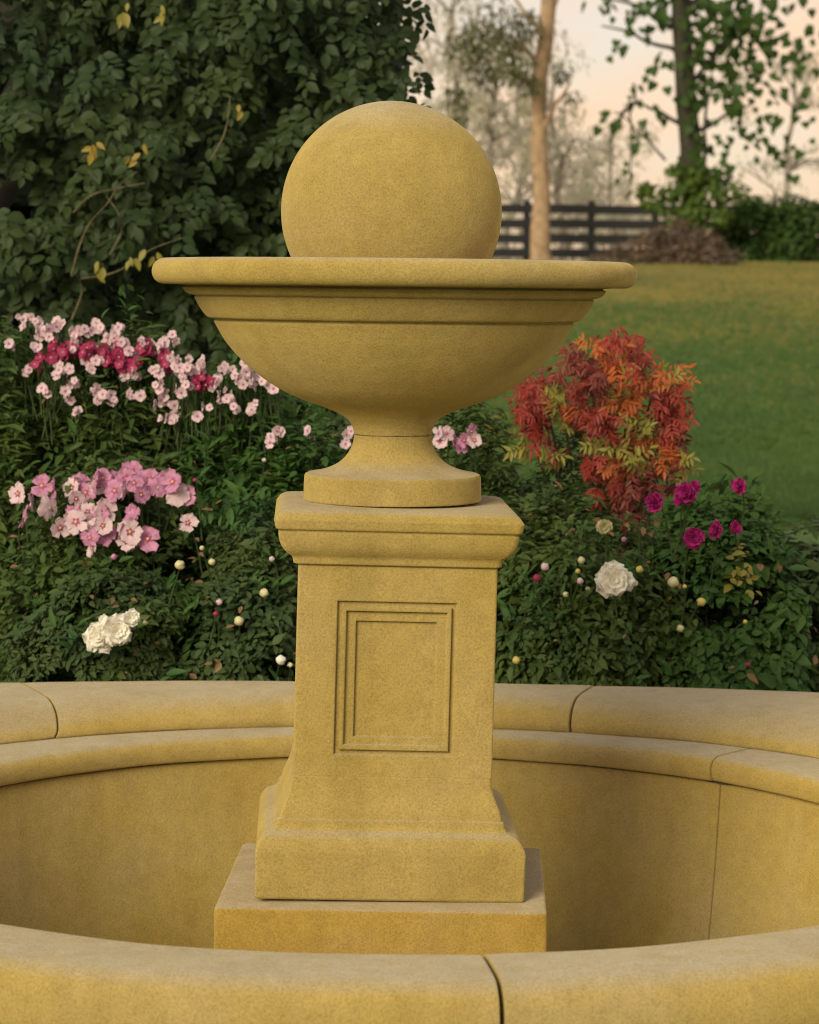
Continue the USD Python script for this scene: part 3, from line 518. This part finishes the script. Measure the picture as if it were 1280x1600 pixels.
for x, y, q_ in ((830,245,16),(805,240,9),(970,205,17),(1005,175,10),(935,240,9),(1210,175,13),(1000,412,18),(1105,372,13.5),(1188,360,10)): bloom(mg, *Z7(x, y), 6.22, q_, 'magenta', r)
for x, y, q_, k in ((908,610,15,'bud_cream'),(1035,700,12,'bud_yellow'),(940,820,10,'bud_cream'),(960,630,6,'bud_yellow'),(1248,985,7,'bud_crimson'),(1235,790,6,'bud_yellow')): bloom(mg, *Z7(x, y), 6.2, q_ / 1.5, k, r)
yl = mound_leaves(1160, 50, 845, 930, 6.3, .05, 34, .026, 33, .1); foliage(mg, BROAD, yl, 'yellow_green_leaf', 10, name='turning_foliage')
er = filler('green_border_plant', 1290, 240, 800, 6.7, 'plain leafy plant past the magenta blooms, at the right picture edge', 'bed_leaf_dark', 3800, .038, 34, cat_='plant')
el = filler('green_border_plant', -60, 300, 760, 6.75, 'plain leafy plant at the left picture edge beside the pink blooms', 'bed_leaf', 3800, .038, 35, cat_='plant')
mi = filler('green_border_plant', 650, 260, 860, 6.5, 'low leafy plant right behind the pedestal shaft', 'bed_leaf_dark', 3000, .035, 36, cat_='plant', single_=15)

# young shoots and withered leaves that break the even green of the bed
leafmat('withered_leaf', [(.16, .09, .04), (.12, .07, .035), (.2, .13, .05)], .2)
for pl, px, w, yt, d, dp, sd in ((ph[0], 10, 300, 505, 7.0, .33, 1), (ph[1], 195, 340, 500, 7.0, .33, 2), (ph[2], 385, 360, 562, 6.9, .33, 3), (gl, 480, 270, 640, 6.75, .28, 4), (gd, 400, 240, 785, 6.4, .28, 5), (pk, 165, 370, 725, 6.55, .28, 6), (wl, 175, 340, 880, 6.32, .2, 7), (wr, 900, 390, 755, 6.42, .25, 8), (mg, 1120, 310, 765, 6.5, .27, 9), (gr_, 745, 200, 590, 6.8, .28, 10), (na, 900, 300, 690, 6.95, .25, 11)):
    q_ = mound_leaves(px, w, yt, 1070, d, dp, 420, .038, 200 + sd, .56, .05, 5.0)
    part(pl, 'young_shoots', stamp(NARROW, q_[0], unit(q_[1] + [0, -.2, .9]), q_[2], q_[3]), 'bed_leaf_fresh', smooth=True, kind='stuff')
    q_ = mound_leaves(px, w, yt, 1070, d, dp, 90, .022, 300 + sd, .5, .05); part(pl, 'withered_leaves', stamp(OVAL, *q_), 'withered_leaf', smooth=True, kind='stuff')

# ---------------------------------------------------------------- large dark shrub at the left
sh = thing('evergreen_tree', (-1.6, 9.3, .3), 'large dark broad-leaved evergreen tree filling the upper left behind the flowers', 'tree')
rs = np.random.default_rng(51)
part(sh, 'trunk', tube(curve((-1.6, 9.5, .2), (-1.5, 9.7, 4.6), 0, 9, 3, .05), np.linspace(.16, .05, 9), 12, .15), 'dark_bark', smooth=True)
edge_x = lambda z: np.interp(z, [0.5, 1.2, 1.6, 2.2, 3.0, 4.5], [-.15, -.04, -.02, .05, .02, -.5])
def shrub_layer(n, dep0, dep1, size, gap, seed, freq):
    rr = np.random.default_rng(seed); out = []
    while sum(map(len, out)) < n:
        z = rr.uniform(.65, 4.4, n * 3); x = edge_x(z) - .12 * dep0 - rr.uniform(0, 1, n * 3) ** 1.0 * 3.3
        lump = (meshkit.fbm(np.stack([x * 2.6, z * 2.6, x * 0 + seed], -1), 3) - .5)
        y = 8.7 + dep0 + rr.uniform(0, 1, n * 3) * (dep1 - dep0) - lump * 1.1; p = np.stack([x + (meshkit.fbm(np.stack([z * 3, x * 0, y * 2], -1), 2) - .5) * .25, y, z], -1)
        out.append(p[meshkit.fbm(p * freq, 3, seed) > gap])
    return np.vstack(out)[:n]
boughs = []
for i in range(370):
    z = rs.uniform(.75, 4.3) if i > 130 else rs.uniform(1.2, 2.75); x = edge_x(z) - .06 - (rs.uniform(0, 3.2) if i > 130 else rs.uniform(0, 1.4)); q_ = rs.uniform(.09, .2)
    boughs.append((np.array([x, 8.75 + rs.uniform(0, .55) - .9 * (meshkit.fbm(np.array([[x * 2.2, z * 2.2, 4.0]]), 3)[0] - .5), z]), q_))
sets = []
for c, q_ in boughs:
    for k in range(int(rs.uniform(7, 13) * (q_ / .14))):                    # sprays of a bough, hanging outwards
        st = c + unit(rs.normal(0, 1, 3) + [0, -.5, .1]) * q_ * rs.uniform(.3, 1.0); ax = unit(np.array([rs.normal(0, .5), -.35, -.75 + rs.normal(0, .3)])); side = unit(np.cross(ax, [rs.normal(0, .3), -1, .2])); n = 7; L = rs.uniform(.07, .12)
        tt_ = np.array([.1, .2, .4, .5, .7, .8, 1.0]) * L; sg = np.array([1, -1, 1, -1, 1, -1, 0])[:, None]
        sets.append((st + ax * tt_[:, None], unit(ax * .6 + side * sg + rs.normal(0, .2, (n, 3))), unit(np.array([0, -.8, .55]) + rs.normal(0, .35, (n, 3))), rs.uniform(.032, .062, n)))
p1 = tuple(np.concatenate([x[i] for x in sets]) for i in range(4))
foliage(sh, BROAD, p1, 'dark_shrub_leaf', 280, seed=61)
p2 = shrub_layer(15000, .9, 2.3, .08, .36, 62, 2.2); foliage(sh, BROAD, outward_leaves(p2, p2 + np.array([0, .4, -.1]), .085, rs, droop=.7, jitter=.7), 'shaded_shrub_leaf', 0, name='inner_foliage')
p3 = shrub_layer(16000, 2.2, 3.0, .1, .05, 63, 2.2); foliage(sh, BROAD, outward_leaves(p3, p3 + np.array([0, .4, -.1]), .2, rs, droop=.7, jitter=.5), 'shaded_shrub_leaf', 0, name='inner_foliage')
for px, py, n, mk in ((143,225,5,'yellow_leaf'),(212,240,4,'yellow_leaf'),(155,413,4,'yellow_green_leaf'),(238,396,4,'yellow_green_leaf'),(210,408,3,'yellow_green_leaf'),(376,165,2,'yellow_leaf'),(195,15,4,'yellow_green_leaf'),(250,20,4,'yellow_green_leaf')):
    c = P(px, py, 8.27)
    for k_ in range(n): part(sh, 'leaf', stamp(OVAL, c[None] + rs.normal(0, .016, (1, 3)), np.array([[rs.normal(0, .7), -.3, -1 + rs.normal(0, .4)]]), np.array([[rs.normal(0, .5), -1, .4]]), np.array([rs.uniform(.03, .052)])), mk, smooth=True, label='yellowed leaf')
for pts in ([(112,430),(124,385),(140,350),(168,318),(186,290),(214,268)], [(172,398),(190,362),(186,335),(166,306)], [(115,332),(142,306),(176,296),(226,286)], [(126,436),(172,428),(206,412),(236,390),(284,372)], [(112,500),(128,455),(118,425)], [(330,250),(352,205),(360,150)]):
    c = np.array([P(x, y, 8.42 + .05 * math.sin(x)) for x, y in pts]); c = fine(c, 6)
    part(sh, 'branch', tube(c, np.linspace(.0045, .0022, len(c)), 6), 'stem_brown', smooth=True)

# ---------------------------------------------------------------- far end of the lawn: fence, trees, bushes
FD = 52.0; px_m = FD / FPX
fe = thing('rail_fence', (P(930, 400, FD)[0], FD, float(terrain(FD))), 'dark four-rail wooden fence at the far end of the lawn', 'fence')
posts = [P(x, 400, FD)[0] for x in (523, 623, 723, 823, 924, 1024, 1124, 1224, 1324, 1424)]
gz0 = P(930, 404, FD)[2]
def box(x0, x1, y0, y1, za, zb):
    b = trimesh.creation.box((x1 - x0, y1 - y0, zb - za)); b.apply_translation(((x0 + x1) / 2, (y0 + y1) / 2, (za + zb) / 2)); return b
for x in posts: part(fe, 'post', box(x - .07, x + .07, FD, FD + .14, gz0 - .4, P(930, 313, FD)[2] + rng.normal(0, .01)), 'black_fence_paint', smooth=False)
for i in range(len(posts) - 1):
    for yc in (326, 350, 373, 396):
        z = P(930, yc, FD)[2] + rng.normal(0, .008); part(fe, 'rail', box(posts[i] - .05 + .002, posts[i + 1] + .05 - .104, FD - .035, FD - .003, z - .09, z + .09), 'black_fence_paint', smooth=False)
# tan trunk
tt = thing('bare_trunk_tree', (P(844, 404, 50)[0], 50, float(terrain(50)) - .05), 'tree with straight tan trunk right of the stone ball, olive foliage to its left', 'tree')
trunk_px = [(844, 412, 20), (844, 398, 17), (845, 340, 14), (846, 285, 13.2), (843, 230, 12.5), (843, 183, 12), (844, 122, 11.5), (853, 61, 12), (857, 0, 12), (862, -120, 10.5), (872, -300, 8), (868, -460, 4)]
c = np.array([P(x, y, 50) for x, y, _ in trunk_px]); t = np.linspace(0, len(c) - 1, 45); cc = np.stack([np.interp(t, range(len(c)), c[:, k]) for k in range(3)], 1); rr_ = np.interp(t, range(len(c)), [w * 50 / FPX for *_, w in trunk_px])
part(tt, 'trunk', tube(cc, rr_, 14, .16, 5), 'tan_bark', smooth=True)
def limb(tr, a, b, r0, r1, m, seed, sag=0, name='branch'): part(tr, name, tube(curve(a, b, sag, 7, seed, np.linalg.norm(np.asarray(b) - a) * .02), np.linspace(r0, r1, 7), 7, .1), m, smooth=True)
rt = np.random.default_rng(71)
for i, (x0, y0, x1, y1) in enumerate(((838, 95, 745, 30), (848, 60, 770, -40), (855, 20, 930, -70), (843, 150, 760, 90), (858, -80, 700, -160), (860, -120, 980, -220), (866, -200, 800, -330), (868, -260, 960, -380), (846, 215, 890, 130))):
    limb(tt, P(x0, y0, 50), P(x1, y1, 50 + rt.normal(0, .5)), .07 if i > 1 else .05, .02, 'tan_bark', i, .1)
def clump(c, n, rad, size, rr, droop=.8, flat=(1, 1, 1), thin=.35):
    p = unit(rr.normal(0, 1, (n, 3))) * rr.uniform(0, 1, (n, 1)) ** thin * rad * np.array(flat) + c; return outward_leaves(p, np.asarray(c), size, rr, droop=droop, jitter=.6)
def join(l): return tuple(np.concatenate([x[i] for x in l]) for i in range(4))
cl = [clump(P(x, y, 50 + rt.normal(0, .5)), n, q_ * 50 / FPX, .16, rt) for x, y, q_, n in ((775,45,48,330),(820,40,30,160),(730,70,38,230),(800,95,40,260),(745,110,28,110),(715,150,24,100),(718,190,20,70),(830,130,20,70),(770,130,22,50),(880,115,18,60),(893,150,12,30),(700,-60,60,250),(780,-60,60,260),(930,-90,50,200),(860,-200,80,300),(960,-240,70,250),(800,-320,80,300),(950,-380,80,280),(870,-460,70,260))]
foliage(tt, NARROW, join(cl), 'olive_leaf', 80, seed=71)
# gum trees beyond the fence
def gum(px, d, h, label, seed, spread, n=26, lo=.06, leaf=.18, per=70):
    rr = np.random.default_rng(seed); x = P(px, 450, d)[0]; z0 = float(terrain(d)); g = thing('gum_tree', (x, d, z0), label, 'tree', None)
    tp = np.array([x + rr.normal(0, .3), d, z0 + h]); tr = curve((x, d, z0 - .2), tp, 0, 10, seed, .12); part(g, 'trunk', tube(tr, np.linspace(.16, .03, 10), 8, .1), 'grey_bark', smooth=True); cls = []
    for i in range(n):
        t = lo + (1 - lo) * rr.random(); a = tr[int(t * 9)]; an = rr.uniform(0, 6.28); b = a + np.array([math.cos(an) * spread, math.sin(an) * spread, spread * rr.uniform(.1, .8)]) * rr.uniform(.45, 1)
        if i < 16: limb(g, a, b, .045, .012, 'grey_bark', seed * 50 + i, .15)
        cls.append(clump(b + [0, 0, -.15], per, rr.uniform(.4, .85), leaf, rr, 1.2, (1, 1, .8), .5))
    foliage(g, WILLOW if leaf > .22 else NARROW, join(cls), 'gum_leaf', 30, seed=seed)
gum(700, 66, 8.6, 'pale gum tree with airy leaves, seen just above the right shoulder of the stone ball', 81, 1.7, 40)
gum(790, 70, 8.2, 'airy gum tree between the stone ball and the tan trunk', 82, 1.6, 40)
gum(885, 64, 6.2, 'gum tree with thin grey leaves just right of the tan trunk', 83, 1.3, 40, per=70)
gum(975, 72, 5.6, 'thin young gum tree above the middle of the dark fence', 84, 1.6, 40, per=70)
gum(925, 75, 5.4, 'slender pale gum tree behind the fence, midway between both trunks', 88, 1.5, 46, per=76)
gum(1015, 80, 5.0, 'low pale gum tree behind the fence, left of the dark trunk', 89, 1.4, 36, per=76)
gum(745, 62, 6.5, 'low pale gum tree close behind the stone ball', 90, 1.3, 40, per=80)
gum(1085, 78, 5.2, 'low gum tree behind the dark right-hand tree', 85, 1.7, 30, per=60)
gum(620, 62, 9.5, 'gum tree hidden mostly behind the evergreen and the stone ball', 86, 1.8, 40)
gum(1230, 70, 8.0, 'gum tree past the right edge of the lawn hedge', 87, 1.9, 34)
# dark tree on the right
HD = 47.0; k = HD / FPX
ht = thing('heart_leaf_tree', (P(1075, 404, HD)[0], HD, float(terrain(HD))), 'dark-trunked tree with large heart-shaped leaves at the upper right', 'tree')
tp = [(1085, 412, 19), (1083, 330, 18), (1080, 260, 17), (1075, 180, 16), (1070, 100, 16), (1064, 30, 15), (1062, -60, 14), (1068, -220, 10), (1060, -380, 5)]
c = np.array([P(x, y, HD) for x, y, _ in tp]); t = np.linspace(0, len(c) - 1, 36); part(ht, 'trunk', tube(np.stack([np.interp(t, range(len(c)), c[:, j]) for j in range(3)], 1), np.interp(t, range(len(c)), [w * k for *_, w in tp]), 12, .2, 9), 'dark_bark', smooth=True)
rh = np.random.default_rng(91)
br = [(1072, 90, 940, 40), (1066, 40, 930, -10), (1094, 300, 1112, 110), (1112, 110, 1130, 20), (1075, 140, 1160, 30), (1078, 200, 985, 160), (985, 160, 950, 230), (1064, 20, 1180, -60), (1070, -40, 960, -120), (1076, 215, 1180, 160), (1064, -120, 1170, -230), (1066, -160, 960, -260), (1062, -260, 1050, -420), (990, 130, 985, 290), (1040, 250, 960, 175)]
for i, (x0, y0, x1, y1) in enumerate(br): limb(ht, P(x0, y0, HD), P(x1, y1, HD + rh.normal(0, .25)), .05 if i not in (13, 14) else .025, .015, 'dark_bark', 400 + i, .05)
lv = [(x_ + a_, y_ + b_) for x_, y_ in ((1010,120),(985,150),(960,75),(945,185),(1000,200),(1030,90),(975,265),(1130,250),(1150,200)) for a_, b_ in ((0,0),(12,8),(-9,14),(4,-12))] + [(660 + x / 2.46, y / 2.46) for x, y in ((785,175),(770,180),(910,205),(690,30),(730,20),(715,45),(840,120),(865,140),(810,115),(925,60),(900,50),(940,335),(915,430),(925,455),(900,405),(740,465),(735,485),(690,430),(815,550),(820,580),(805,520),(850,495),(1150,540),(1165,555),(1130,520),(1250,560),(1230,490),(1180,410),(1050,450),(1130,460),(880,100),(860,30),(1045,215),(950,240),(1210,420),(1120,590),(980,310),(1000,345))]
pos = [P(x, y, HD - .3 + rh.normal(0, .2)) for x, y in lv]
for x0, y0, sx, sy, n in ((1060,15,40,25,46),(1130,30,45,40,80),(1160,95,30,45,70),(1105,70,22,35,30),(1140,140,35,22,28),(1000,20,40,22,26),(1160,20,40,30,60),(1078,120,15,60,60),(1084,230,17,60,80),(1220,70,50,70,90),(1220,210,40,50,40),(1060,-80,110,60,170),(1060,-240,120,90,200),(960,-60,50,40,40)):
    pos += [P(x0 + rh.normal(0, sx * .7), y0 + rh.normal(0, sy * .7), HD + rh.normal(0, .4)) for _ in range(int(n * .92))]
pos = np.array(pos); n = len(pos); foliage(ht, HEART, (pos, unit(np.array([0, -.1, -1]) + rh.normal(0, .45, (n, 3))), unit(np.array([0, -1, .5]) + rh.normal(0, .5, (n, 3))), rh.uniform(.11, .22, n)), 'heart_leaf_green', 260, seed=91)
# bushes under it
def far_bush(name, label, cat_, zs, m, d, size, seed, tpl=OVAL, singles=30):
    rr = np.random.default_rng(seed); x = np.mean([P(z_[0], 400, d)[0] for z_ in zs]); g = thing(name, (x, d, float(terrain(d))), label, cat_)
    foliage(g, tpl, join([clump(P(px, py, d + rr.normal(0, .2)), n_, q_ * d / FPX, size, rr, .5, (1, .8, .75)) for px, py, q_, n_ in zs]), m, singles, seed=seed)
    for i in range(5): limb(g, np.array([x + rr.normal(0, .15), d, float(terrain(d)) - .1]), P(zs[i % len(zs)][0], zs[i % len(zs)][1], d), .03, .01, 'dark_bark', seed * 9 + i)
far_bush('leafy_bush', 'yellow-green bush around the foot of the dark heart-leaved tree', 'bush', ((1080,290,26,110),(1045,302,20,70),(1115,300,26,110),(1020,318,18,50),(1085,325,28,120),(1008,292,14,26),(1120,335,26,100),(1050,335,18,50),(1090,268,20,60),(1120,275,22,70),(1000,300,12,24),(1060,270,20,50),(1150,300,24,60)), 'base_bush_leaf', 46.5, .17, 95)
far_bush('dark_hedge', 'dense dark green hedge at the right edge behind the lawn', 'hedge', ((1150,345,30,340),(1135,372,28,300),(1165,385,36,400),(1175,325,28,260),(1205,350,44,440),(1240,335,46,440),(1235,385,45,420),(1275,350,45,400),(1170,408,24,240),(1210,408,24,240),(1250,408,24,240),(1290,405,30,260)), 'heart_leaf_green', 47.5, .16, 96, singles=40)
far_bush('dry_brush', 'broad brown mound of dry brush in front of the fence, left of the dark hedge', 'bush', ((990,388,24,330),(1020,376,28,400),(1050,368,30,440),(1082,370,30,440),(960,398,18,220),(1108,380,28,400),(1040,398,28,400),(1000,402,24,280),(935,404,12,90),(1075,398,28,400),(1112,402,26,340),(1050,410,24,240),(1095,410,24,240),(1140,400,20,200),(1005,410,22,200),(1030,360,16,120),(1065,352,18,150)), 'dry_twig_leaf', 45.8, .13, 97, WILLOW)
# grass of the lawn in view
def tuft(seed, h=.055):
    rr = np.random.default_rng(seed); n = 9; pos = np.c_[rr.normal(0, .018, (n, 2)), np.zeros(n)]; d = unit(np.c_[rr.normal(0, .35, (n, 2)), np.ones(n)]); nr = rr.normal(0, 1, (n, 3))
    v = np.array([[-.035, 0, 0], [.035, 0, 0], [.02, .6, .04], [-.02, .6, .04], [0, 1, .14]]); f = np.array([[0, 1, 2], [0, 2, 3], [3, 2, 4]])
    return stamp((v * [1.6, 1, 1], f), pos, d, nr, h * rr.uniform(.6, 1.25, n))
rg = np.random.default_rng(99); N = 90000
yy = 17 + 30 * rg.random(N) ** .8; hw_ = .12 * yy; xx = .03 * yy + (rg.random(N) * 1.1 - .05) * .17 * yy
dry = (yy + (rg.normal(0, 5.0, N)) + 9 * (meshkit.noise(np.stack([xx * .6, yy * .35, xx * 0], -1)) - .5)) > 36.0  # far tufts that get the dry gold blades with painted sunlight
for nm, mk, sel in (('lawn_grass', 'grass_blade', ~dry), ('dry_sunlit_grass', 'dry_sunlit_blade', dry)):
    pi = UsdGeom.PointInstancer.Define(stage, free(S + nm)); n = int(sel.sum()); z = ground(xx[sel], yy[sel])
    for q_ in range(3): usdkit.mesh(stage, f'{pi.GetPath()}/tuft_{q_:03d}' if q_ else f'{pi.GetPath()}/tuft', tuft(q_ + (10 if dry is sel else 0)), M[mk])
    pi.CreatePrototypesRel().SetTargets([f'{pi.GetPath()}/tuft', f'{pi.GetPath()}/tuft_001', f'{pi.GetPath()}/tuft_002'])
    pi.CreateProtoIndicesAttr(Vt.IntArray.FromNumpy(rg.integers(0, 3, n).astype(np.int32))); pi.CreatePositionsAttr(Vt.Vec3fArray.FromNumpy(np.c_[xx[sel], yy[sel], z].astype(np.float32)))
    an = rg.uniform(0, np.pi, n); pi.CreateOrientationsAttr(Vt.QuathArray([Gf.Quath(float(math.cos(a)), 0, 0, float(math.sin(a))) for a in an]))
    sc = rg.uniform(.7, 1.5, n); pi.CreateScalesAttr(Vt.Vec3fArray.FromNumpy(np.c_[sc, sc, sc].astype(np.float32)))
    tag(pi, {'lawn_grass': 'short green grass on the slope of the lawn', 'dry_sunlit_grass': 'yellowing grass at the far top of the lawn, sunlight painted into its colour'}[nm], 'grass', kind='stuff')
